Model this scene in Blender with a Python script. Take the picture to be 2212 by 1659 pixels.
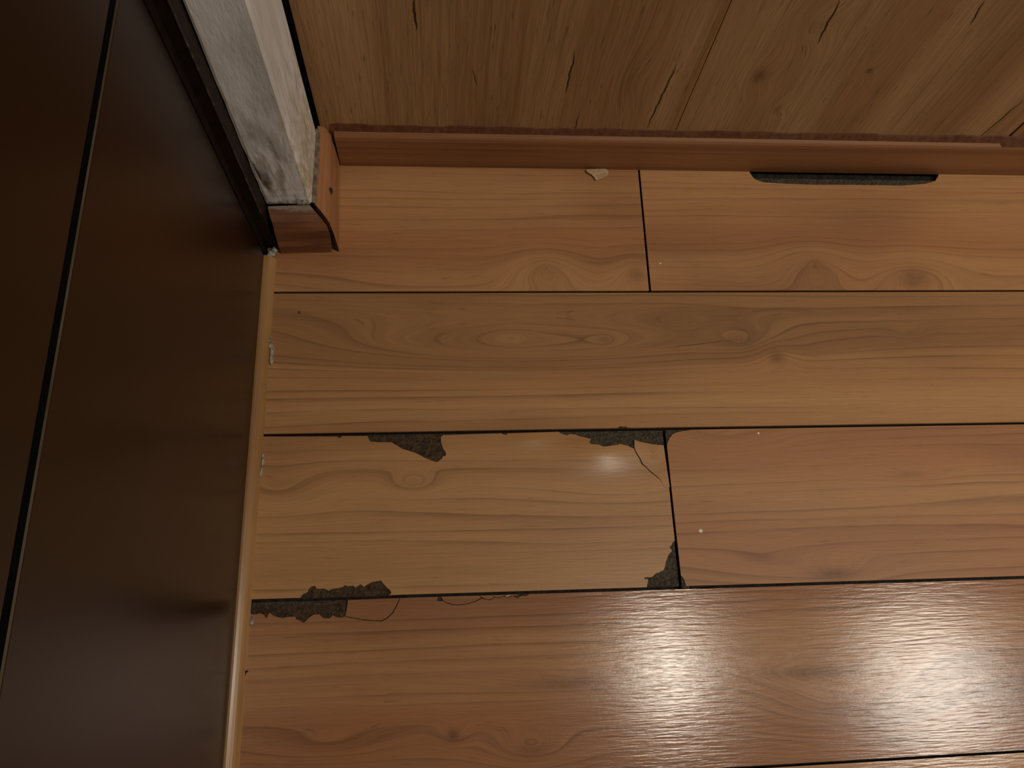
import bpy, bmesh, math, random
from mathutils import Matrix, Vector

# ------------------------------------------------------------------ scene, camera, light
for o in list(bpy.data.objects):
    bpy.data.objects.remove(o)
SC = bpy.context.scene
COL = SC.collection

cam = bpy.data.cameras.new('camera')
cam.sensor_width = 36.0
cam.lens = 26.6614
cam.clip_start = 0.01
co = bpy.data.objects.new('camera', cam)
COL.objects.link(co)
co.matrix_world = Matrix(((0.996486, 0.009921, -0.083174, 0.000000), (-0.036802, 0.943845, -0.328332, 0.000000), (0.075246, 0.330240, 0.940893, 0.900000), (0.000000, 0.000000, 0.000000, 1.000000)))
SC.camera = co

SC.view_settings.view_transform = 'Standard'
SC.view_settings.look = 'None'
SC.view_settings.gamma = 1.0
SC.view_settings.use_curve_mapping = False
SC.view_settings.exposure = 0.0

world = bpy.data.worlds.new('world')
SC.world = world
world.use_nodes = True
bg = world.node_tree.nodes['Background']
bg.inputs[0].default_value = (1.0, 0.87, 0.70, 1)
bg.inputs[1].default_value = 0.19


def lamp(name, loc, size, watts, col):
    # round ceiling lamp, shining down
    l = bpy.data.lights.new(name, 'AREA')
    l.shape = 'DISK'
    l.size = size
    l.energy = watts
    l.color = col
    o = bpy.data.objects.new(name, l)
    o.location = loc
    COL.objects.link(o)
    return o


lamp('ceiling_lamp', (0.90, -0.10, 2.40), 0.24, 10.0, (1.0, 0.905, 0.77))
lamp('ceiling_lamp', (2.02, -0.22, 2.40), 0.52, 20.0, (1.0, 0.905, 0.77))

# ------------------------------------------------------------------ node helper


class E:
    """A socket or a number that builds Math nodes when calculated with."""
    def __init__(s, nt, v):
        s.nt, s.v = nt, v

    def m(s, op, b=None, c=None, clamp=False):
        n = s.nt.nodes.new('ShaderNodeMath')
        n.operation = op
        n.use_clamp = clamp
        for i, q in enumerate((s, b, c)):
            if q is None:
                continue
            if isinstance(q, E):
                q = q.v
            if isinstance(q, (int, float)):
                n.inputs[i].default_value = q
            else:
                s.nt.links.new(q, n.inputs[i])
        return E(s.nt, n.outputs[0])

    def __add__(s, b): return s.m('ADD', b)
    def __sub__(s, b): return s.m('SUBTRACT', b)
    def __mul__(s, b): return s.m('MULTIPLY', b)
    def __truediv__(s, b): return s.m('DIVIDE', b)
    def __rsub__(s, b): return E(s.nt, b).m('SUBTRACT', s)
    def __radd__(s, b): return s + b
    def __rmul__(s, b): return s * b

    def step(s, a, b):
        n = s.nt.nodes.new('ShaderNodeMapRange')
        n.interpolation_type = 'SMOOTHSTEP'
        s.nt.links.new(s.v, n.inputs[0])
        n.inputs[1].default_value = a
        n.inputs[2].default_value = b
        return E(s.nt, n.outputs[0])


class Mat:
    def __init__(s, name):
        s.mat = bpy.data.materials.new(name)
        s.mat.use_nodes = True
        s.nt = s.mat.node_tree
        s.bsdf = s.nt.nodes['Principled BSDF']
        tc = s.nt.nodes.new('ShaderNodeTexCoord')
        sp = s.nt.nodes.new('ShaderNodeSeparateXYZ')
        s.nt.links.new(tc.outputs['Object'], sp.inputs[0])
        s.x, s.y, s.z = (E(s.nt, sp.outputs[i]) for i in range(3))

    def vec(s, x, y=0.0, z=0.0):
        n = s.nt.nodes.new('ShaderNodeCombineXYZ')
        for i, q in enumerate((x, y, z)):
            if isinstance(q, E):
                s.nt.links.new(q.v, n.inputs[i])
            else:
                n.inputs[i].default_value = q
        return n.outputs[0]

    def noise(s, x, y=0.0, z=0.0, scale=1.0, detail=2.0, rough=0.5):
        n = s.nt.nodes.new('ShaderNodeTexNoise')
        s.nt.links.new(s.vec(x, y, z), n.inputs['Vector'])
        n.inputs['Scale'].default_value = scale
        n.inputs['Detail'].default_value = detail
        n.inputs['Roughness'].default_value = rough
        return E(s.nt, n.outputs['Fac'])

    def mix(s, fac, a, b, mode='MIX'):
        n = s.nt.nodes.new('ShaderNodeMix')
        n.data_type = 'RGBA'
        n.blend_type = mode
        for i, q in ((0, fac), (6, a), (7, b)):
            if isinstance(q, E):
                q = q.v
            if isinstance(q, (int, float)):
                n.inputs[i].default_value = q
            elif isinstance(q, tuple):
                n.inputs[i].default_value = (*q, 1)
            else:
                s.nt.links.new(q, n.inputs[i])
        return n.outputs[2]

    def set(s, name, v):
        i = s.bsdf.inputs[name]
        if isinstance(v, E):
            s.nt.links.new(v.v, i)
        elif isinstance(v, tuple):
            i.default_value = (*v, 1)
        elif isinstance(v, (int, float)):
            i.default_value = v
        else:
            s.nt.links.new(v, i)

    def bump(s, h, dist, strength=1.0):
        n = s.nt.nodes.new('ShaderNodeBump')
        n.inputs['Strength'].default_value = strength
        n.inputs['Distance'].default_value = dist
        s.nt.links.new(h.v, n.inputs['Height'])
        s.nt.links.new(n.outputs[0], s.bsdf.inputs['Normal'])

    def blob(s, u, v, c, r, pw=1.0):
        du, dv = (u - c[0]) * (1 / r[0]), (v - c[1]) * (1 / r[1])
        return ((du * du + dv * dv) * -1.0).m('EXPONENT')

    def crack(s, u, v, a, b, w):
        """dark slit running mostly along v from a to b; 1 on the slit"""
        t = (v - a[1]) * (1.0 / (b[1] - a[1]))
        wob = (s.noise(v * 60.0, u * 8.0, detail=2) - 0.5) * 0.006
        d = (u - (t * (b[0] - a[0]) + a[0]) + wob).m('ABSOLUTE')
        prof = (t * (1.0 - t) * 4.0).m('MAXIMUM', 0.0).m('POWER', 0.5) * w
        return (prof - d).step(-0.0002, 0.0005)


def lin(r, g, b):
    f = lambda c: (c / 255 / 12.92) if c <= 10 else ((c / 255 + 0.055) / 1.055) ** 2.4
    return (f(r), f(g), f(b))


def wood(name, light, mid, dark, seed, knots=(), along='x', rough=0.42, spec=0.5,
         lines=0.55, emboss=0.00025, cracks=(), spots=(), freq=62.0, warp=0.022, fibre=0.22,
         rings=True, gloss_spots=(), specks=0.3, band=14.0, wave=0.0, upright=False, zones=()):
    """laminate print: grain running along one axis, bending round the knots"""
    m = Mat(name)
    if along == 'x':
        u, v = m.x, (m.y + m.z if upright else m.y)
    elif along == 'y':
        u, v = m.y, m.x + m.z * 0.7
    else:
        u, v = m.z, m.x
    F = v + (m.noise(u * 1.5 + seed, v * 6.0, seed * 0.37, detail=3) - 0.5) * warp
    core = None
    for (kx, ky, ax, ay, amp, dk) in knots:
        g = m.blob(u, v, (kx, ky), (ax, ay))
        F = F + g * amp
        if dk:
            gc = m.blob(u, v, (kx, ky), (ax * 0.42, ay * 0.42)) * dk
            core = gc if core is None else core.m('MAXIMUM', gc)
    low = m.noise(F * band + seed, u * 0.35, seed, detail=2)
    tone = m.noise(u * 2.2 + seed * 2.0, F * 9.0, 3.1, detail=2)
    c = m.mix(low.step(0.36, 0.62), light, mid)
    c = m.mix(tone.step(0.45, 0.75) * 0.6, c, dark)
    for (zc, zw, zs) in zones:
        zd = (F - zc).m('ABSOLUTE')
        c = m.mix((1.0 - zd.step(zw * 0.7, zw)) * zs, c, dark)
    if rings:
        t = F * freq + m.noise(F * 31.0 + seed * 3.0, u * 0.8, 0.0, detail=1) * 3.0
        saw = t.m('FRACT')
        wid = saw.m('POWER', 5.0) * (1.0 - saw.step(0.95, 1.0)) * 1.3
        amt = m.noise(F * 21.0 + seed * 5.0, u * 0.9, 7.0, detail=1).step(0.32, 0.60)
        brk = m.noise(u * 7.0, F * 90.0, seed, detail=2).step(0.3, 0.6)
        c = m.mix((wid * amt * (brk * 0.6 + 0.4)).m('MINIMUM', 1.0) * lines, c, tuple(q * 0.42 for q in dark))
    fb = m.noise(u * 16.0, F * 620.0, seed, detail=3, rough=0.6)
    c = m.mix(1.0, c, m.vec(*([(fb - 0.5) * fibre * 2.0 + 1.0] * 3)), 'MULTIPLY')
    dash = m.noise(u * 34.0, F * 520.0, seed + 4.0, detail=2).step(0.64, 0.74) * specks
    c = m.mix(dash, c, tuple(q * 0.5 for q in dark))
    if core is not None:
        cn = m.noise(u * 90.0, v * 160.0, seed, detail=3)
        c = m.mix(core * (cn * 0.9 + 0.35), c, tuple(q * 0.38 for q in dark))
    for (a, b, w) in cracks:
        c = m.mix(m.crack(v, u, (a[1], a[0]), (b[1], b[0]), w) * 0.92, c, lin(38, 22, 12))
    for (sx, sy, r, col) in spots:
        c = m.mix(m.blob(u, v, (sx, sy), r).step(0.25, 0.5) * 0.85, c, col)
    m.set('Base Color', c)
    e1 = m.noise(u * 30.0, v * 420.0, seed, detail=2)
    e2 = m.noise(u * 300.0, v * 520.0, seed, detail=1)
    h = e1 * 0.8 + e2 * 0.11
    if wave:
        h = h + m.noise(u * 7.0, v * 9.0, seed + 2.0, detail=1) * wave
    R = (fb - 0.5) * 0.10 + rough
    for (gx, gy, r, dr, ht) in gloss_spots:
        gb = m.blob(u, v, (gx, gy), r)
        h = h + m.blob(u, v, (gx, gy + r[1] * 0.7), r) * (ht / emboss)
        R = R - gb * dr
    m.set('Roughness', R.m('MAXIMUM', 0.08))
    m.set('Specular IOR Level', spec)
    m.bump(h, emboss)
    return m.mat


# ------------------------------------------------------------------ object helper


def tag(o, label=None, cat=None, group=None, kind=None):
    for k, v in (('label', label), ('category', cat), ('group', group), ('kind', kind)):
        if v:
            o[k] = v
    return o


def link(name, bm, mat, parent=None, loc=(0, 0, 0), smooth=False):
    bmesh.ops.recalc_face_normals(bm, faces=bm.faces)
    me = bpy.data.meshes.new(name)
    bm.to_mesh(me)
    bm.free()
    me.materials.append(mat)
    if smooth:
        for p in me.polygons:
            p.use_smooth = True
    o = bpy.data.objects.new(name, me)
    COL.objects.link(o)
    o.location = loc
    if parent:
        o.parent = parent
    return o


def empty(name, loc):
    o = bpy.data.objects.new(name, None)
    o.empty_display_size = 0.05
    o.location = loc
    COL.objects.link(o)
    return o


def box(bm, a, b, bevel=0.0):
    r = bmesh.ops.create_cube(bm, size=1.0)
    for v in r['verts']:
        v.co = Vector([(a[i] + b[i]) / 2 + v.co[i] * (b[i] - a[i]) for i in range(3)])
    if bevel:
        es = list({e for v in r['verts'] for e in v.link_edges})
        bmesh.ops.bevel(bm, geom=es, offset=bevel, segments=2, affect='EDGES', profile=0.7)
    return bm


def slab(bm, pts, z0, z1, dx=0.0, dy=0.0):
    """plate with any outline in plan"""
    top = [bm.verts.new((x - dx, y - dy, z1)) for x, y in pts]
    bot = [bm.verts.new((x - dx, y - dy, z0)) for x, y in pts]
    n = len(pts)
    ft = bm.faces.new(top)
    fb = bm.faces.new(bot[::-1])
    for i in range(n):
        j = (i + 1) % n
        bm.faces.new((top[i], bot[i], bot[j], top[j]))
    ft.normal_update()
    fb.normal_update()
    bmesh.ops.triangulate(bm, faces=[ft, fb], ngon_method='EAR_CLIP')
    return bm


def prism(bm, prof, path0, path1):
    """profile [(d, z)] swept along a straight run; d is measured along the horizontal normal.
    path = (x, y, nx, ny)"""
    a = [bm.verts.new((path0[0] + d * path0[2], path0[1] + d * path0[3], z)) for d, z in prof]
    b = [bm.verts.new((path1[0] + d * path1[2], path1[1] + d * path1[3], z)) for d, z in prof]
    n = len(prof)
    for i in range(n):
        j = (i + 1) % n
        bm.faces.new((a[i], a[j], b[j], b[i]))
    bm.faces.new(a[::-1])
    bm.faces.new(b)
    return bm


def rough_patch(bm, x0, x1, y0, y1, z, amp, step, rnd):
    nx, ny = max(2, int((x1 - x0) / step)), max(2, int((y1 - y0) / step))
    g = [[bm.verts.new((x0 + (x1 - x0) * i / nx, y0 + (y1 - y0) * j / ny,
                        z + rnd.uniform(-amp, amp))) for j in range(ny + 1)] for i in range(nx + 1)]
    for i in range(nx):
        for j in range(ny):
            bm.faces.new((g[i][j], g[i + 1][j], g[i + 1][j + 1], g[i][j + 1]))
    return bm


RND = random.Random(5)

# ------------------------------------------------------------------ plain materials


def dull(name, c1, c2, scale, rough=0.85, bump=0.0, spec=0.3, detail=4.0, lo=0.35, hi=0.65):
    m = Mat(name)
    n = m.noise(m.x * scale, m.y * scale, m.z * scale, detail=detail, rough=0.6)
    m.set('Base Color', m.mix(n.step(lo, hi), c1, c2))
    m.set('Roughness', rough)
    m.set('Specular IOR Level', spec)
    if bump:
        m.bump(n, bump)
    return m.mat


M_sub = dull('subfloor_dirt', lin(22, 19, 18), lin(48, 42, 38), 140, bump=0.001)
M_core = dull('fibreboard_core', lin(46, 36, 27), lin(86, 66, 46), 240, bump=0.0007, rough=0.8, lo=0.3, hi=0.7)
M_core_grey = dull('dirty_fibreboard', lin(54, 47, 38), lin(86, 76, 62), 320, bump=0.0004)
M_black = dull('dark_gap', lin(14, 13, 14), lin(60, 58, 58), 260, bump=0.001, lo=0.5, hi=0.8)
M_paint = dull('dried_paint', lin(250, 246, 232), lin(226, 222, 205), 300, rough=0.6)
M_caulk = dull('old_sealant', lin(120, 114, 106), lin(190, 184, 172), 240, rough=0.7, bump=0.0008)
M_paper = dull('pale_paper_back', lin(196, 166, 126), lin(176, 144, 106), 150, rough=0.8, bump=0.0002)

# ------------------------------------------------------------------ floor
bm = bmesh.new()
box(bm, (-0.60, -1.30, -0.030), (1.90, 0.80, -0.0105))
floor = tag(link('floor', bm, M_sub), 'laminate plank floor with chipped joints', kind='structure')

XL, XR = -0.2345, 1.62          # plank ends: under the quarter round, out of view on the right
GAP = 0.0015                    # half of a joint


def seam(p, q):
    (x0, y0), (x1, y1) = p, q
    return lambda x: y0 + (y1 - y0) * (x - x0) / (x1 - x0)


S1 = seam(*[(-0.2193, 0.4416), (0.8022, 0.4445)])
S2 = seam(*[(-0.2192, 0.2521), (0.7494, 0.2525)])
S3 = seam(*[(-0.2213, 0.0605), (0.6961, 0.0584)])
S4 = seam(*[(0.3155, -0.1333), (0.6438, -0.1317)])
J1 = [(0.2723, 0.6306), (0.2699, 0.4437)]       # butt joints of the first and the third row
J3 = [(0.2688, 0.2490), (0.2689, 0.0600)]


def joint(J, y):
    (x0, y0), (x1, y1) = J
    return x0 + (x1 - x0) * (y - y0) / (y1 - y0)


LIGHT, MID, DARK = lin(186, 138, 90), lin(170, 120, 76), lin(136, 90, 56)
RL, RM, RD = lin(187, 139, 93), lin(175, 122, 80), lin(140, 94, 64)
OL, OM, OD = lin(190, 144, 96), lin(176, 129, 84), lin(140, 99, 64)


def K(c, a, b, amp, dk=0.0):
    return (c[0], c[1], a, b, amp, dk)


PT = [(0.1316, 0.4772), (0.2537, 0.4692), (0.2037, 0.4362), (0.5056, 0.4841), (0.6457, 0.4644), (0.7235, 0.4360), (-0.0404, 0.4362), (-0.1560, 0.5973)]
M_p1a = wood('laminate_row_one_a', RL, RM, RD, 1.3,
             [K(PT[0], .050, .034, -.040, .2), K(PT[0], .008, .009, -.012, .4), K(PT[1], .034, .034, -.034, .4), K(PT[6], .20, .03, .02)],
             rough=0.46, spec=0.35, emboss=.00012, lines=0.42)
M_p1b = wood('laminate_row_one_b', RL, RM, RD, 4.2,
             [K(PT[3], .055, .036, -.040, .15), K(PT[3], .008, .010, -.014, .4), K(PT[4], .060, .036, -.042, .55), K(PT[5], .18, .03, .02)],
             rough=0.46, spec=0.35, emboss=.00012, lines=0.42)
SP = [(-0.1892, 0.4135), (0.7965, 0.5290), (0.3243, 0.0614)]
Z2 = [(0.1385, 0.3779), (0.2712, 0.3603), (0.3848, 0.3734)]
PK = [(0.1077, 0.3652), (0.0783, 0.3782), (0.2026, 0.3737), (0.3846, 0.3720), (0.4300, 0.3474), (0.6215, 0.3822), (-0.0866, 0.3639), (0.5607, 0.2959)]
M_p2 = wood('laminate_row_two', OL, OM, OD, 7.7, spots=[(SP[0][0], SP[0][1], (.0016, .0022), lin(90, 56, 34))], knots=
            [K(PK[0], .27, .033, .074), K(PK[1], .030, .012, .012), K(PK[2], .018, .010, .010, .35),
             K(PK[3], .060, .026, .026, .35), K(PK[3], .012, .008, .008, .5), K(PK[4], .026, .022, -.024, .65), K(PK[5], .022, .010, .014, .25)],
            lines=.75, zones=[(Z2[0][1] + .028, .055, .55)], cracks=[(Z2[1], Z2[2], .0005)], rough=0.48, spec=0.32, emboss=.00012)
PQ = [(-0.0432, 0.1903), (-0.2011, 0.1815), (0.2094, 0.1753), (0.2521, 0.2178), (0.1253, 0.1437), (0.1864, 0.2102), (0.0961, 0.2364)]
M_p3a = wood('laminate_row_three_a', OL, OM, OD, 11.1,
             [K(PQ[0], .028, .013, .030, .1), K(PQ[1], .05, .026, .024), K(PQ[2], .09, .020, .014), K(PQ[3], .010, .016, .012, .2)],
             rough=0.40, spec=0.4, emboss=.00020,
             gloss_spots=[(PQ[5][0], PQ[5][1], (.048, .024), .12, .0052), (PQ[6][0], PQ[6][1], (.026, .010), .10, .0020)])
PR = [(0.3408, 0.2299), (0.5763, 0.1873), (0.4563, 0.0692), (0.3665, 0.0799), (0.6389, 0.0970)]
M_p3b = wood('laminate_row_three_b', RL, RM, RD, 15.9,
             [K(PR[0], .10, .022, .020), K(PR[1], .05, .010, .010, .3), K(PR[2], .07, .018, .024, .75), K(PR[3], .07, .02, .018)],
             rough=0.46, spec=0.35, emboss=.00014)
PS = [(0.4465, -0.0737), (0.4144, -0.0391), (0.0862, -0.1050), (0.0016, -0.0866), (0.4807, -0.0945), (-0.1358, -0.0904), (0.1307, -0.0392), (0.5038, -0.1145)]
M_p4 = wood('laminate_row_four', lin(177, 129, 87), lin(162, 111, 74), lin(124, 81, 59), 21.4,
            [K(PS[0], .11, .036, .055, .3), K(PS[1], .16, .018, .016, .6), K(PS[6], .12, .014, .012, .55), K(PS[7], .10, .016, .012, .5), K(PS[2], .05, .020, .030, .35), K(PS[3], .018, .014, .012, .7),
             K(PS[5], .07, .016, .018)],
            rough=0.18, spec=0.45, emboss=.00026, wave=1.2)
M_p5 = wood('laminate_row_five', RL, RM, RD, 27.2, [], rough=0.18, spec=0.45, emboss=.00026, wave=1.2)

# breaks in the printed layer, each running from the right to the left along a plank's edge
H_A = [(-0.0070, 0.2487), (-0.0104, 0.2464), (-0.0099, 0.2388), (-0.0082, 0.2335), (-0.0071, 0.2306), (-0.0049, 0.2277), (-0.0043, 0.2254), (-0.0049, 0.2225), (-0.0083, 0.2220), (-0.0089, 0.2191), (-0.0117, 0.2180), (-0.0139, 0.2155), (-0.0167, 0.2152), (-0.0211, 0.2170), (-0.0284, 0.2200), (-0.0367, 0.2248), (-0.0434, 0.2278), (-0.0507, 0.2302), (-0.0573, 0.2326), (-0.0635, 0.2368), (-0.0702, 0.2407), (-0.0869, 0.2412), (-0.0941, 0.2419), (-0.0964, 0.2431), (-0.0987, 0.2490)]
H_n1 = [(0.0720, 0.2498), (0.0708, 0.2480), (0.0668, 0.2484), (0.0635, 0.2499)]
H_n2 = [(-0.1298, 0.2495), (-0.1308, 0.2475), (-0.1335, 0.2472), (-0.1358, 0.2490)]
H_B = [(0.2620, 0.1785), (0.2569, 0.1875), (0.2524, 0.1921), (0.2460, 0.1975), (0.2408, 0.2034), (0.2359, 0.2076), (0.2337, 0.2146), (0.2297, 0.2223), (0.2279, 0.2277), (0.2245, 0.2292), (0.2206, 0.2313), (0.2155, 0.2326), (0.2110, 0.2342), (0.2085, 0.2330), (0.2026, 0.2322), (0.1961, 0.2312), (0.1897, 0.2310), (0.1853, 0.2331), (0.1795, 0.2341), (0.1749, 0.2342), (0.1722, 0.2366), (0.1740, 0.2386), (0.1754, 0.2407), (0.1725, 0.2416), (0.1685, 0.2426), (0.1628, 0.2441), (0.1560, 0.2466), (0.1497, 0.2476), (0.1455, 0.2459), (0.1416, 0.2472), (0.1382, 0.2484), (0.1354, 0.2508)]
FL_B = [(0.2288, 0.2282), (0.2307, 0.2232), (0.2346, 0.2155), (0.2372, 0.2084), (0.2417, 0.2039), (0.2469, 0.1980), (0.2530, 0.1927), (0.2572, 0.1880), (0.2617, 0.1787), (0.2681, 0.1786), (0.2660, 0.2311), (0.2524, 0.2326), (0.2380, 0.2358), (0.2295, 0.2386)]
H_B2 = [(0.3077, 0.2511), (0.3029, 0.2506), (0.2925, 0.2490), (0.2847, 0.2476), (0.2784, 0.2447), (0.2744, 0.2399), (0.2722, 0.2364), (0.2705, 0.2317)]
H_n3 = [(0.2097, 0.2545), (0.2110, 0.2556), (0.2140, 0.2568), (0.2163, 0.2559), (0.2199, 0.2561), (0.2227, 0.2549), (0.2262, 0.2545)]
H_C1 = [(-0.1690, 0.0605), (-0.1682, 0.0635), (-0.1657, 0.0660), (-0.1612, 0.0678), (-0.1594, 0.0723), (-0.1559, 0.0743), (-0.1528, 0.0742), (-0.1516, 0.0716), (-0.1480, 0.0710), (-0.1434, 0.0713), (-0.1376, 0.0686), (-0.1336, 0.0705), (-0.1284, 0.0709), (-0.1223, 0.0722), (-0.1197, 0.0742), (-0.1171, 0.0731), (-0.1135, 0.0729), (-0.1104, 0.0734), (-0.1082, 0.0712), (-0.1047, 0.0732), (-0.1026, 0.0746), (-0.1000, 0.0730), (-0.0984, 0.0714), (-0.0943, 0.0744), (-0.0886, 0.0768), (-0.0845, 0.0772), (-0.0808, 0.0781), (-0.0787, 0.0775), (-0.0771, 0.0749), (-0.0750, 0.0728), (-0.0728, 0.0701), (-0.0686, 0.0669), (-0.0675, 0.0644), (-0.0685, 0.0624), (-0.0711, 0.0609)]
H_C2 = [(-0.0573, 0.0590), (-0.0598, 0.0514), (-0.0649, 0.0421), (-0.0715, 0.0361), (-0.0784, 0.0333), (-0.0954, 0.0349), (-0.1082, 0.0373), (-0.1185, 0.0399), (-0.1226, 0.0390), (-0.1282, 0.0397), (-0.1324, 0.0418), (-0.1339, 0.0399), (-0.1364, 0.0385), (-0.1404, 0.0387), (-0.1441, 0.0403), (-0.1467, 0.0433), (-0.1534, 0.0431), (-0.1578, 0.0402), (-0.1612, 0.0369), (-0.1636, 0.0348), (-0.1678, 0.0371), (-0.1719, 0.0387), (-0.1736, 0.0418), (-0.1822, 0.0416), (-0.1872, 0.0407), (-0.1923, 0.0419), (-0.1974, 0.0436), (-0.2012, 0.0466), (-0.2026, 0.0457), (-0.2048, 0.0408), (-0.2076, 0.0449), (-0.2117, 0.0465), (-0.2142, 0.0461), (-0.2182, 0.0452), (-0.2223, 0.0469), (-0.2328, 0.0467)]
FL_C = [(-0.0581, 0.0585), (-0.0606, 0.0520), (-0.0657, 0.0428), (-0.0723, 0.0368), (-0.0784, 0.0343), (-0.0954, 0.0359), (-0.1083, 0.0383), (-0.1181, 0.0406), (-0.1168, 0.0483), (-0.1156, 0.0578)]
H_D = [(0.2284, 0.0610), (0.2290, 0.0644), (0.2304, 0.0675), (0.2307, 0.0701), (0.2268, 0.0702), (0.2265, 0.0724), (0.2331, 0.0722), (0.2359, 0.0726), (0.2383, 0.0747), (0.2413, 0.0767), (0.2447, 0.0771), (0.2465, 0.0787), (0.2493, 0.0791), (0.2513, 0.0817), (0.2527, 0.0849), (0.2537, 0.0891), (0.2558, 0.0928), (0.2572, 0.0960), (0.2592, 0.0987), (0.2623, 0.1013), (0.2620, 0.1035), (0.2610, 0.1051), (0.2601, 0.1068), (0.2624, 0.1078), (0.2645, 0.1116), (0.2670, 0.1134)]
H_D2 = [(0.2687, 0.0732), (0.2719, 0.0715), (0.2737, 0.0683), (0.2748, 0.0630), (0.2751, 0.0608)]
H_E = [(0.0921, 0.0596), (0.0899, 0.0578), (0.0871, 0.0559), (0.0844, 0.0554), (0.0818, 0.0560), (0.0791, 0.0551), (0.0763, 0.0536), (0.0727, 0.0548), (0.0711, 0.0556), (0.0668, 0.0547), (0.0630, 0.0543), (0.0604, 0.0557), (0.0561, 0.0544), (0.0508, 0.0550), (0.0444, 0.0524), (0.0386, 0.0535), (0.0354, 0.0544), (0.0333, 0.0535), (0.0274, 0.0508), (0.0189, 0.0490), (0.0084, 0.0478), (0.0005, 0.0486), (-0.0073, 0.0519), (-0.0089, 0.0531), (-0.0157, 0.0533), (-0.0152, 0.0571), (-0.0141, 0.0596)]
FL_E1 = [(-0.0110, 0.0585), (-0.0089, 0.0538), (-0.0073, 0.0528), (0.0005, 0.0495), (0.0084, 0.0487), (0.0189, 0.0499), (0.0269, 0.0517), (0.0328, 0.0545), (0.0344, 0.0560), (0.0318, 0.0589)]
FL_E2 = [(0.0329, 0.0589), (0.0355, 0.0560), (0.0391, 0.0542), (0.0444, 0.0531), (0.0498, 0.0557), (0.0467, 0.0589)]
FL_E3 = [(0.0477, 0.0589), (0.0509, 0.0558), (0.0562, 0.0553), (0.0605, 0.0566), (0.0648, 0.0591)]
FL_E4 = [(0.0615, 0.0562), (0.0653, 0.0591), (0.0691, 0.0593), (0.0696, 0.0585), (0.0663, 0.0555), (0.0631, 0.0552)]
FL_E5 = [(0.0707, 0.0590), (0.0766, 0.0590), (0.0754, 0.0565), (0.0706, 0.0562), (0.0676, 0.0553), (0.0701, 0.0579)]
H_F = [(0.7219, 0.6376), (0.7197, 0.6312), (0.7127, 0.6223), (0.6973, 0.6174), (0.6610, 0.6137), (0.5908, 0.6139), (0.5212, 0.6133), (0.4869, 0.6144), (0.4529, 0.6162), (0.4412, 0.6207), (0.4372, 0.6261), (0.4321, 0.6330)]

TOP = 0.640


def within(pts, lo, hi):
    """keep an outline inside its own row, clear of the joints"""
    return [(x, min(max(y, lo(x) + GAP), hi(x) - GAP)) for x, y in pts]


def plank(outline, mat, core, zone=(), flakes=(), row=None):
    """fibreboard core with the printed layer on top; zones = rough core laid bare by a break"""
    if row:
        outline = within(outline, *row)
        flakes = [(within(p, *row), m, z) for p, m, z in flakes]
    bm = bmesh.new()
    slab(bm, core, -0.0085, -0.0026)
    p = link('plank', bm, M_core, floor)
    bm = bmesh.new()
    slab(bm, outline, -0.0024, 0.0)
    link('printed_layer', bm, mat, p)
    for pts, m, z in zone:
        xs, ys = [q[0] for q in pts], [q[1] for q in pts]
        x0, x1 = max(min(xs) - .004, core[0][0]), min(max(xs) + .004, max(core[1][0], core[2][0]) - .0003)
        y0, y1 = max(min(ys) - .004, min(c[1] for c in core) + .0002), min(max(ys) + .004, max(c[1] for c in core) - .0002)
        bm = bmesh.new()
        rough_patch(bm, x0, x1, y0, y1, z, 0.00045, 0.0022, RND)
        link('bared_core', bm, m, p, smooth=False)
    for pts, m, z in flakes:
        bm = bmesh.new()
        slab(bm, pts, -0.0014, 0.0)
        f = link('loose_flake', bm, m, p)
        f.location.z = z
    return p


def quad(xa, xb, ylo, yhi, ja=None, jb=None):
    out = []
    for x, y, J, s in ((xa, ylo, ja, 1), (xb, ylo, jb, -1), (xb, yhi, jb, -1), (xa, yhi, ja, 1)):
        yy = y(x) if callable(y) else y
        out.append([joint(J, yy) + s * GAP if J else x, yy])
    out[0][1] += GAP
    out[1][1] += GAP
    out[2][1] -= GAP
    out[3][1] -= GAP
    return [tuple(q) for q in out]


# row one, along the back baseboard
q = quad(XL, 0.27, S1, TOP, None, J1)
plank(q, M_p1a, q)
q = quad(0.27, XR, S1, TOP, J1, None)
plank([q[0], q[1], q[2]] + [(H_F[0][0], q[2][1])] + list(H_F[1:-1]) + [(H_F[-1][0], q[2][1])] + [q[3]], M_p1b,
      [q[0], q[1], (q[2][0], 0.6365), (H_F[0][0], 0.6365), (H_F[0][0], 0.6235), (H_F[-1][0], 0.6235), (H_F[-1][0], 0.6365), (q[3][0], 0.6365)],
      [([(x, min(y, 0.6195)) for x, y in H_F], M_core_grey, -0.0012)])
# row two
q = quad(XL, XR, S2, S1)
plank([q[0]] + list(H_n3) + [q[1], q[2], q[3]], M_p2, q, [(H_n3, M_core, -0.0016)], row=(S2, S1))
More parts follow.
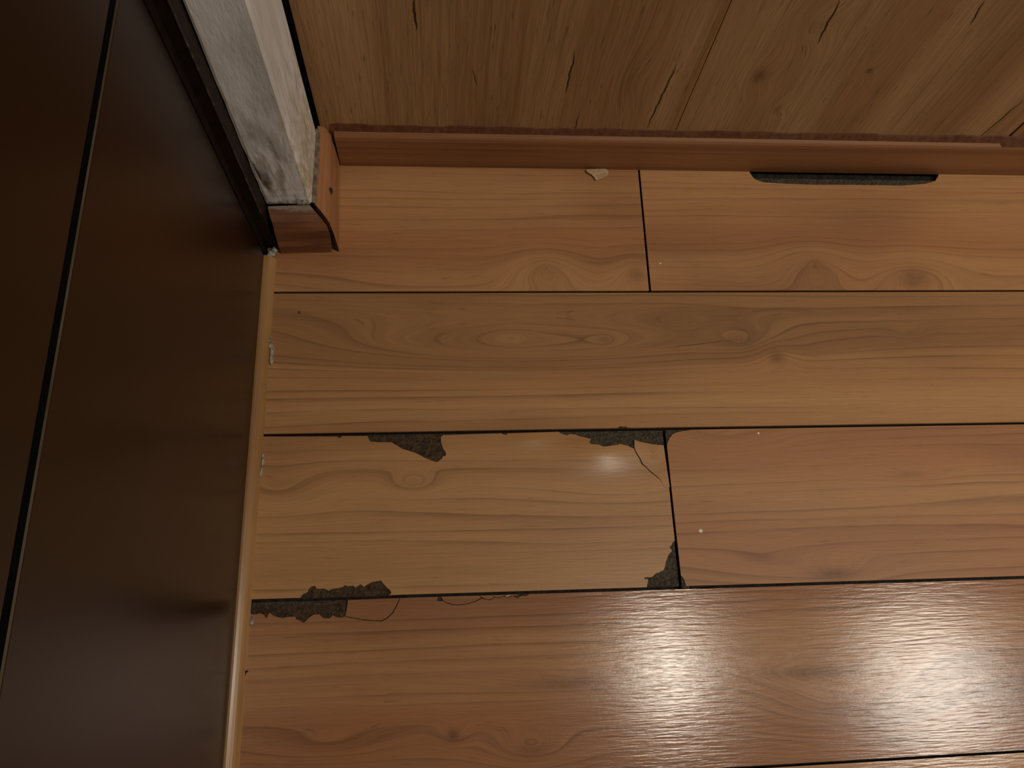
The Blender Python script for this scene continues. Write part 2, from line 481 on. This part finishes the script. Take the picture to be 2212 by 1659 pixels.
# row three
q = quad(XL, 0.27, S3, S2, None, J3)
D_edge = [(joint(J3, y) - GAP, y) for y in (H_D[-1][1],)]
plank([q[0]] + list(H_C1) + list(H_D) + D_edge + [(joint(J3, H_B[0][1]) - GAP, H_B[0][1])] + list(H_B) + list(H_n1) + list(H_A) + list(H_n2) + [q[3]],
      M_p3a, q, [(H_A, M_core, -0.0016), (H_B, M_core_grey, -0.0018), (H_C1, M_core, -0.0018), (H_D, M_core_grey, -0.0014)],
      [(FL_B, M_p3a, 0.00035)], row=(S3, S2))
q = quad(0.27, XR, S3, S2, J3, None)
plank([(H_D2[-1][0], q[0][1]), q[1], q[2]] + list(H_B2) + [(joint(J3, H_B2[-1][1]) + GAP, H_B2[-1][1])]
      + [(joint(J3, H_D2[0][1]) + GAP, H_D2[0][1])] + list(H_D2[1:-1]), M_p3b, q,
      [(H_B2, M_core_grey, -0.0014), (H_D2, M_core_grey, -0.0012)], row=(S3, S2))
# row four
S3b = lambda x: S3(x) - 0.0006      # this joint stands open a little wider
q = quad(XL, XR, S4, S3b)
plank([q[0], q[1], q[2]] + list(H_E) + list(H_C2), M_p4, q,
      [(H_C2[8:], M_core, -0.0018), (H_E, M_core, -0.0016)],
      [(FL_C, M_p4, -0.0001), (FL_E1, M_p4, 0.0), (FL_E2, M_p4, -0.0002), (FL_E3, M_p4, 0.0), (FL_E4, M_paper, 0.0004), (FL_E5, M_p4, 0.0)], row=(S4, S3b))
# the floor goes on towards the viewer
lo = S4
for k in range(5):
    nxt = (lambda f: (lambda x: f(x) - 0.1925))(lo)
    for a, b in (((XL, 0.27),(0.2724, XR)) if k % 2 == 0 else ((XL, XR),)):
        q = quad(a, b, nxt, lo)
        plank(q, M_p5, q)
    lo = nxt

# shiny locking edge seen in the broken joint by the quarter round
bm = bmesh.new()
pts = [(-0.2211, 0.0582), (-0.1933, 0.0583), (-0.1730, 0.0582), (-0.1473, 0.0558), (-0.1279, 0.0567), (-0.1267, 0.0536), (-0.1472, 0.0528), (-0.1728, 0.0547), (-0.1931, 0.0548), (-0.2209, 0.0547)]
slab(bm, pts, -0.0022, -0.0010)
link('locking_edge', bm, M_core_grey, floor)
bm = bmesh.new()
for i in range(26):
    t = RND.random()
    px = -0.2225 + t * 0.105
    py = 0.0605 - RND.uniform(0.004, 0.020)
    r = RND.uniform(0.0006, 0.0022)
    g = bmesh.ops.create_icosphere(bm, subdivisions=1, radius=r, matrix=Matrix.Translation((px, py, -0.0014)))
    for v in g['verts']:
        v.co.z = -0.0014 + (v.co.z + 0.0014) * 0.5
        v.co.x += RND.uniform(-.0004, .0004)
link('crumbs', bm, M_core_grey, floor)['kind'] = 'stuff'

# ------------------------------------------------------------------ back wall
YW = 0.646
bm = bmesh.new()
box(bm, (-0.60, YW + 0.012, -0.02), (1.90, YW + 0.10, 2.45))
wall = tag(link('wall_back', bm, M_black), 'back wall clad with tall oak print boards', kind='structure')
WL, WM, WD = lin(174, 140, 98), lin(156, 119, 80), lin(126, 92, 60)
CR = [[(-0.0328, 0.2790), (-0.0314, 0.2343)], [(0.1490, 0.2120), (0.1484, 0.1370)], [(0.2732, 0.1943), (0.2660, 0.0735)], [(0.0313, 0.1769), (0.0376, 0.1498)], [(0.1713, 0.1031), (0.1694, 0.0689)],
      [(0.4246, 0.2942), (0.4283, 0.2313)], [(0.5854, 0.3006), (0.5920, 0.2652)], [(0.7457, 0.1481), (0.7386, 0.0626)], [(0.1089, 0.2435), (0.1002, 0.2016)]]
sw = lambda c, w: ((c[0][1], c[0][0]), (c[1][1], c[1][0]), w)
KN = [(0.2240, 0.1599), (0.3807, 0.1771), (0.5134, 0.1910), (0.4280, 0.1198), (0.3509, 0.2459), (0.4129, 0.2584)]
kw = lambda i, a, b, amp, dk=0.0: (KN[i][1], KN[i][0], a, b, amp, dk)
M_w1 = wood('oak_print_one', WL, WM, WD, 3.4, [kw(0, .05, .02, .016, .3)], along='z', rough=0.5, spec=0.3, rings=True, lines=0.35,
            cracks=[sw(CR[0], .0016), sw(CR[1], .0013), sw(CR[2], .0014), sw(CR[3], .0008), sw(CR[4], .0009)], fibre=.5, specks=.7, emboss=.0002)
M_w2 = wood('oak_print_two', WL, WM, WD, 9.1, [kw(1, .03, .02, .014, .75), kw(2, .012, .010, .01, .9), kw(3, .02, .014, .012, .5), kw(5, .03, .03, .02, .2)],
            along='z', rough=0.5, spec=0.3, lines=0.35,
            cracks=[sw(CR[5], .0015), sw(CR[6], .0013), sw(CR[7], .0013)], fibre=.5, specks=.7, emboss=.0002)
M_w3 = wood('oak_print_three', WL, WM, WD, 14.6, [], along='z', rough=0.5, spec=0.3, lines=0.35, fibre=.5, specks=.7, emboss=.0002)
for x0, x1, m in ((-0.1625, 0.3057, M_w1), (0.3066, 0.7785, M_w2), (0.7825, 1.252, M_w3), (1.2535, 1.72, M_w3)):
    bm = bmesh.new()
    box(bm, (x0, YW, 0.012), (x1, YW + 0.011, 2.40), 0.0006)
    link('wall_board', bm, m, wall)

# ------------------------------------------------------------------ white pier beside the wardrobe
PX0, PX1, PY = -0.222, -0.1668, 0.5285
mp = Mat('stained_white_paint')
n1 = mp.noise(mp.x * 22.0, mp.y * 22.0, mp.z * 7.0, detail=4)
n2 = mp.noise(mp.x * 60.0, mp.y * 60.0, mp.z * 14.0, 2.0, detail=3)
n3 = mp.noise(mp.x * 150.0, mp.y * 150.0, mp.z * 40.0, 2.0, detail=3)
c = mp.mix(n1.step(0.4, 0.7), lin(244, 243, 244), lin(216, 214, 213))
lowz = 1.0 - mp.z.step(0.10, 0.36)
c = mp.mix(n2.step(0.45, 0.7) * lowz * 0.75, c, lin(150, 138, 122))
yel = mp.x.step(-0.1745, -0.168) * (1.0 - mp.z.step(0.12, 0.26)) * n3.step(0.4, 0.6)
c = mp.mix(yel * 0.8, c, lin(200, 180, 132))
edge = (1.0 - mp.x.step(-0.2215, -0.2185)) * n2.step(0.25, 0.5)
c = mp.mix(edge * 0.8, c, lin(240, 232, 212))
ST = [(-0.2117, 0.1239), (-0.2122, 0.1099), (-0.2175, 0.1419), (-0.1858, 0.1769), (-0.1993, 0.2045)]
for (a, r, k, col) in ((0, (.0075, .022), .75, lin(96, 78, 60)), (1, (.004, .012), .7, lin(78, 62, 46)), (2, (.0016, .024), .9, lin(60, 50, 42)), (3, (.008, .03), .35, lin(120, 106, 90)), (4, (.012, .03), .4, lin(122, 108, 92))):
    g = mp.blob(mp.x + mp.z * 0.06, mp.z, (ST[a][0] + ST[a][1] * 0.06, ST[a][1]), r)
    c = mp.mix((g * (n3 * 1.6 + 0.2)).step(0.25, 0.75) * k, c, col)
mp.set('Base Color', c)
mp.set('Roughness', 0.55)
mp.bump(n1 * 0.6 + n3 * 0.25, 0.0022)
M_pier = mp.mat

bm = bmesh.new()
NZ, NX = 60, 8
# a plastered box with slightly uneven corners
rows = []
for k in range(NZ + 1):
    z = 0.071 + (2.40 - 0.071) * (k / NZ) ** 2.2
    w = lambda: RND.uniform(-0.0006, 0.0006)
    rag = RND.uniform(-0.0005, 0.0005)
    rows.append([bm.verts.new(p) for p in ((PX0 + w(), PY + 0.106, z), (PX0 + w(), PY, z), (PX0 + 0.003, PY - 0.001, z), (-0.195, PY + w() * .4, z), (PX1 - 0.003, PY + w() * .4, z),
                                           (PX1 + w() * .6, PY + 0.003, z), (PX1, PY + 0.06, z), (PX1, PY + 0.106, z))])
for a, b in zip(rows[:-1], rows[1:]):
    for i in range(7):
        bm.faces.new((a[i], a[i + 1], b[i + 1], b[i]))
    bm.faces.new((a[7], a[0], b[0], b[7]))
bm.faces.new(rows[0][::-1])
bm.faces.new(rows[-1])
pier = tag(link('wall_pier', bm, M_pier), 'narrow white painted pier with grey stains between wardrobe and oak boards', kind='structure')
bm = bmesh.new()
box(bm, (PX0 + .002, PY + .004, -0.005), (PX1 - .002, YW + .008, 0.0712))
link('masonry_foot', bm, M_black, pier)
# lumpy plaster edge at its foot
bm = bmesh.new()
ring = []
n = 40
for i in range(n + 1):
    x = PX0 + 0.002 + (PX1 - PX0 - 0.003) * i / n
    s = RND.uniform(0.6, 1.0) + (0.7 if i > 24 else 0.0) * math.sin((i - 24) / 16 * 3.1)
    zc = 0.0745 + RND.uniform(-.0008, .0008)
    ring.append([bm.verts.new((x, PY - 0.0005 - 0.0016 * s * math.cos(a), zc + 0.0034 * s * math.sin(a))) for a in (-1.5, -0.8, 0.0, 0.8, 1.5)])
for a, b in zip(ring[:-1], ring[1:]):
    for i in range(4):
        bm.faces.new((a[i], a[i + 1], b[i + 1], b[i]))
link('plaster_edge', bm, M_caulk, pier, smooth=True)

# ------------------------------------------------------------------ baseboards
BL, BM_, BD = lin(156, 107, 68), lin(136, 90, 56), lin(112, 72, 44)
M_base = wood('baseboard_print', BL, BM_, BD, 31.0, [], along='x', rough=0.42, spec=0.4, lines=0.5, freq=110, band=45, emboss=.0001, warp=.012, upright=True)
M_base_y = wood('baseboard_print_side', lin(178, 126, 84), lin(160, 108, 70), lin(132, 84, 52), 33.0, [], along='y', rough=0.42, spec=0.4, lines=0.6, freq=220, band=90, emboss=.0001, warp=.004)
mb = Mat('baseboard_print_dusty')
bn = mb.noise(mb.x * 8.0, mb.z * 60.0, mb.y * 40.0, detail=3)
bs = mb.noise(mb.x * 16.0, mb.z * 300.0 + mb.y * 160.0, 1.0, detail=3)
c = mb.mix(bn.step(.35, .65), lin(150, 98, 62), lin(108, 66, 40))
c = mb.mix(bs.step(.52, .66) * .5, c, lin(74, 42, 26))
dn = mb.noise(mb.x * 70.0, mb.y * 160.0, mb.z * 60.0, detail=3)
dust = (mb.y + (dn - 0.5) * 0.012).step(0.5195, 0.5235)
c = mb.mix(dust * 0.75, c, lin(150, 138, 122))
mb.set('Base Color', c)
mb.set('Roughness', 0.5)
M_base_d = mb.mat

PROF = [(0.0, 0.0), (0.0, 0.0555), (0.0008, 0.0595), (0.0026, 0.0622), (0.0060, 0.0650), (0.0125, 0.0702), (0.0125, 0.0)]
bm = bmesh.new()
prism(bm, PROF, (-0.1450, 0.6345, 0, 1), (1.70, 0.6330, 0, 1))
bb = tag(link('baseboard_back', bm, M_base), 'brown wood print baseboard under the oak boards', kind='structure')
# brown sealant smeared along its top
bm = bmesh.new()
prev = None
n = 420
for i in range(n + 1):
    x = -0.1490 + 1.84 * i / n
    j = RND.uniform(-0.0009, 0.0009) + 0.0008 * math.sin(x * 37) + 0.0006 * math.sin(x * 91)
    ys = 0.6345 - 0.0015 * (x + 0.145) / 1.845
    drop = 0.004 if x > 0.775 else 0.0
    a = bm.verts.new((x, ys + 0.0062 - drop, 0.0656 - drop * .75 + RND.uniform(-.0002, .0002)))
    b = bm.verts.new((x, ys + 0.0100, 0.0712 + j * 0.5))
    c_ = bm.verts.new((x, YW - 0.0004, 0.0735 + j))
    d = bm.verts.new((x, YW + 0.0004, 0.0738 + j))
    if prev:
        for p, q in zip(zip(prev[:-1], prev[1:]), zip((a, b, c_), (b, c_, d))):
            bm.faces.new((p[0], p[1], q[1], q[0]))
    prev = (a, b, c_, d)
M_seal = dull('brown_sealant', lin(104, 62, 34), lin(84, 46, 24), 120, rough=0.6)
link('sealant', bm, M_seal, bb, smooth=True)

# piece across the pier, its back edge tilted off the plaster
PF = [(0.0, 0.0, -0.2165, -0.1515), (0.0012, 0.020, -0.2162, -0.1492), (0.0034, 0.040, -0.2157, -0.1482), (0.0064, 0.0555, -0.2152, -0.1497),
      (0.0095, 0.0605, -0.2155, -0.1530), (0.0150, 0.0645, -0.2175, -0.1582), (0.0240, 0.0682, -0.2200, -0.1665), (0.0280, 0.0690, -0.2200, -0.1700), (0.0285, 0.0, -0.2200, -0.1700)]
bm = bmesh.new()
va = [bm.verts.new((xa, 0.4975 + d, z)) for d, z, xa, xb in PF]
vb = [bm.verts.new((xb, 0.5000 + d, z)) for d, z, xa, xb in PF]
for i in range(len(PF)):
    j = (i + 1) % len(PF)
    bm.faces.new((va[i], va[j], vb[j], vb[i]))
bm.faces.new(va[::-1])
bm.faces.new(vb)
bf = tag(link('baseboard_pier_front', bm, M_base_d), 'short dusty baseboard piece across the foot of the white pier', kind='structure')
# piece along its right flank
PSD = [(0.0, 0.0), (0.0008, 0.020), (0.0022, 0.040), (0.0044, 0.0555), (0.0080, 0.0612), (0.0140, 0.0660), (0.0210, 0.0692), (0.0225, 0.0690), (0.0225, 0.0)]
bm = bmesh.new()
ye = lambda d: 0.5012 + 1.25 * d + (0.0045 if d > 0.003 else 1.5 * d)
va = [bm.verts.new((-0.1420 - 1.12 * d, ye(d), z)) for d, z in PSD]
vb = [bm.verts.new((-0.1463 - 0.86 * d, 0.6460, z)) for d, z in PSD]
for i in range(len(PSD)):
    j = (i + 1) % len(PSD)
    bm.faces.new((va[i], va[j], vb[j], vb[i]))
bmesh.ops.triangulate(bm, faces=[bm.faces.new(va[::-1])])
bm.faces.new(vb)
bsd = tag(link('baseboard_pier_side', bm, M_base_y), 'baseboard piece with a dark screw along the right flank of the white pier', kind='structure')
# its raw mitred end, dark and dirty
bm = bmesh.new()
ring = [bm.verts.new((-0.1420 - 1.12 * d - 0.0002, ye(d) - 0.0004, z + (0.0002 if z else 0))) for d, z in PSD[:-2]]
back = [bm.verts.new((-0.1420 - 1.12 * d - 0.0085 * (1 - z / 0.075), ye(d) + 0.0035, z - 0.004 * (z > 0.03))) for d, z in PSD[:-2]]
for i in range(len(ring) - 1):
    bm.faces.new((ring[i], ring[i + 1], back[i + 1], back[i]))
link('mitred_end', bm, dull('dirty_sawn_end', lin(50, 40, 31), lin(122, 108, 92), 320, lo=.4, hi=.8), bsd)
# sealant between it and the plaster
bm = bmesh.new()
prev = None
for i in range(61):
    y = 0.530 + (0.640 - 0.530) * i / 60
    r = RND.uniform(0.8, 1.2)
    vs = [bm.verts.new((-0.1668 + 0.0052 * t * (1 if t < .9 else r), y, 0.0690 + 0.0030 * r * (1 - t))) for t in (0, .4, 1.0)]
    if prev:
        for k in range(2):
            bm.faces.new((prev[k], prev[k + 1], vs[k + 1], vs[k]))
    prev = vs
link('sealant', bm, dull('grey_sealant', lin(96, 84, 72), lin(136, 122, 106), 90, bump=.0004), bsd, smooth=True)


def disc(bm, c, r, nrm, t, seg=14):
    z = Vector(nrm).normalized()
    x = z.orthogonal().normalized()
    y = z.cross(x)
    R = Matrix((x, y, z)).transposed().to_4x4()
    bmesh.ops.create_cone(bm, cap_ends=True, segments=seg, radius1=r, radius2=r * .82, depth=t, matrix=Matrix.Translation(c) @ R)


bm = bmesh.new()
disc(bm, (-0.1472, 0.5587, 0.0540), 0.0046, (1, 0, 0.5), 0.0014)
sc = link('screw_head', bm, dull('dark_steel', lin(48, 44, 40), lin(90, 84, 76), 300, rough=.5), bsd)
bm = bmesh.new()
for s in ((.0026, .0004), (.0004, .0026)):
    box(bm, (-0.1468, 0.5587 - s[0], 0.0548 - s[1]), (-0.1461, 0.5587 + s[0], 0.0548 + s[1]))
link('cross_slot', bm, M_black, sc)

# quarter round along the wardrobe
XP = -0.2357
QP = [(0.0, 0.0), (0.0, 0.0112), (0.0022, 0.0112), (0.0050, 0.0102), (0.0078, 0.0084), (0.0102, 0.0060), (0.0122, 0.0030), (0.0135, 0.0)]
M_quarter = wood('quarter_round_print', lin(178, 136, 88), lin(162, 120, 74), lin(136, 95, 56), 41.0, [], along='y', rough=0.28, spec=0.5,
                 lines=0.5, freq=700, band=220, emboss=.00005, warp=.003)
bm = bmesh.new()
prism(bm, QP, (XP, 0.4895, 1, 0), (XP, -1.20, 1, 0))
tr = link('trim_1', bm, M_quarter, smooth=False)
tag(tr, 'light wood quarter round moulding along the foot of the dark wardrobe', kind='structure')


def smear(pts, parent, mat, z0=0.0, h=0.0012, name='sealant_smear'):
    bm = bmesh.new()
    slab(bm, pts, z0, z0 + h)
    return link(name, bm, mat, parent)


smear([(-0.2227, 0.3798), (-0.2211, 0.3804), (-0.2192, 0.3691), (-0.2174, 0.3672), (-0.2173, 0.3566), (-0.2170, 0.3443), (-0.2191, 0.3412), (-0.2206, 0.3474), (-0.2204, 0.3610), (-0.2230, 0.3660)], tr, M_caulk, 0.0002, .0022)
smear([(-0.2220, 0.2298), (-0.2197, 0.2281), (-0.2190, 0.2179), (-0.2196, 0.2112), (-0.2216, 0.2012), (-0.2228, 0.2035), (-0.2214, 0.2135)], tr, M_caulk, 0.0002, .0014)
smear([(-0.2195, 0.0428), (-0.2181, 0.0443), (-0.2180, 0.0354), (-0.2208, 0.0335), (-0.2221, 0.0370)], tr, M_caulk, 0.0002, .0012)
smear([(-0.2228, -0.0124), (-0.2198, -0.0135), (-0.2221, -0.0153), (-0.2229, -0.0181)], tr, M_black, 0.0002, .0016, 'dirt_clot')

# blob of sealant in the corner
bm = bmesh.new()
for (x, y, r) in ((-0.2285, 0.4965, .0052), (-0.2250, 0.5010, .0044), (-0.2305, 0.4925, .0040), (-0.2232, 0.5000, .0026)):
    g = bmesh.ops.create_icosphere(bm, subdivisions=2, radius=r, matrix=Matrix.Translation((x, y, 0.003)))
    for v in g['verts']:
        v.co += Vector((RND.uniform(-.001, .001), RND.uniform(-.001, .001), RND.uniform(-.001, .001)))
        v.co.z = max(v.co.z, 0.0002)
link('sealant_blob', bm, M_caulk, tr, smooth=True)

# ------------------------------------------------------------------ wardrobe
mw = Mat('dark_brown_lacquer')
wn = mw.noise(mw.y * 3.0, mw.z * 3.0, mw.x, detail=3)
mw.set('Base Color', mw.mix(wn.step(.3, .7), lin(40, 21, 9), lin(33, 17, 7)))
mw.set('Roughness', 0.30)
mw.set('Specular IOR Level', 0.42)
M_lac = mw.mat
M_edge = dull('pale_front_edge', lin(104, 92, 74), lin(84, 70, 54), 14, rough=0.5)  # paler tone for the top edge of the lower front
M_stile = dull('dark_stile', lin(24, 16, 12), lin(34, 23, 17), 60, rough=0.6, spec=0.2)

wd = tag(empty('wardrobe', (XP - 0.25, -0.2, 0.0)), 'tall dark brown wardrobe with glossy fronts on the left', 'wardrobe')


def wpart(name, a, b, mat, bev=0.0, parent=None):
    bm = bmesh.new()
    box(bm, a, b, bev)
    o = link(name, bm, mat)
    p = parent or wd
    o.parent = p
    o.matrix_parent_inverse = Matrix.Translation(-(wd.location))
    return o


YF = 0.4895
wpart('carcass', (XP - 0.55, -1.20, 0.0), (XP - 0.022, 0.520, 2.10), M_black)
lowf = wpart('lower_front', (XP - 0.018, -1.20, 0.004), (XP, YF, 0.4525), M_lac, 0.0008)
upf = wpart('upper_front', (XP - 0.018, -1.20, 0.4640), (XP, YF, 2.08), M_lac, 0.0008)
bm = bmesh.new()
box(bm, (XP - 0.0016, -1.19, 0.4522), (XP - 0.0003, YF - .001, 0.4530))
o = link('edge_band', bm, M_edge)
o.parent = lowf
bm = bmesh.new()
box(bm, (XP - 0.0175, -1.19, 0.4522), (XP - 0.0018, YF - .001, 0.4528))  # black strip added to paint the shade inside the groove
o = link('groove_shade', bm, dull('groove_shade_black', lin(8, 8, 8), lin(14, 13, 12), 60, rough=.9, spec=.1))
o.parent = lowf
wpart('side_stile', (XP - 0.022, YF + 0.0045, 0.0), (XP - 0.0005, 0.540, 2.10), M_stile, 0.0008)
wpart('paint_smear', (PX0 - 0.0022, 0.5052, 0.085), (PX0 - 0.0008, 0.5062, 2.10), dull('smeared_paint', lin(62, 52, 50), lin(120, 110, 104), 130, lo=.4, hi=.8))
wpart('scribe_strip', (XP - 0.0005, 0.5060, 0.0), (PX0 - 0.0006, 0.5270, 2.10), M_stile, 0.0006)

# ------------------------------------------------------------------ loose things on the floor
CH = [(0.1957, 0.6294), (0.1968, 0.6313), (0.2042, 0.6322), (0.2162, 0.6335), (0.2242, 0.6340), (0.2268, 0.6325), (0.2272, 0.6298), (0.2276, 0.6268), (0.2253, 0.6229), (0.2198, 0.6198), (0.2136, 0.6163), (0.2089, 0.6147), (0.2076, 0.6158), (0.2071, 0.6181), (0.2053, 0.6203), (0.2029, 0.6233), (0.1984, 0.6256), (0.1959, 0.6278)]
cxm = sum(p[0] for p in CH) / len(CH)
cym = sum(p[1] for p in CH) / len(CH)
bm = bmesh.new()
slab(bm, CH, 0.0, 0.0013, cxm, cym)
ch = link('laminate_chip', bm, M_paper, None, (cxm, cym, 0.0016))
ch.rotation_euler = (math.radians(2), math.radians(5), 0)
tag(ch, 'pale broken chip of laminate lying face down against the back baseboard', 'chip')

for (p, r, lab) in (([(0.3001, 0.1244)][0], .0026, 'largest white paint drop, on the plank right of the chipped corner'),
                    ([(0.3897, 0.2447)][0], .0016, 'small white paint drop just below the long joint, right of the dark break'),
                    ([(0.2878, 0.4854)][0], .0013, 'tiny white paint drop right of the short joint near the back wall')):
    bm = bmesh.new()
    bmesh.ops.create_uvsphere(bm, u_segments=12, v_segments=8, radius=r)
    for v in bm.verts:
        v.co.z = max(v.co.z * 0.3, -0.0001)
        v.co.x *= 1 + 0.12 * math.sin(3 * math.atan2(v.co.y, v.co.x))
    o = link('paint_drop', bm, M_paint, None, (p[0], p[1], 0.0001), smooth=True)
    tag(o, lab, 'paint drop', 'white paint drops on the floor')
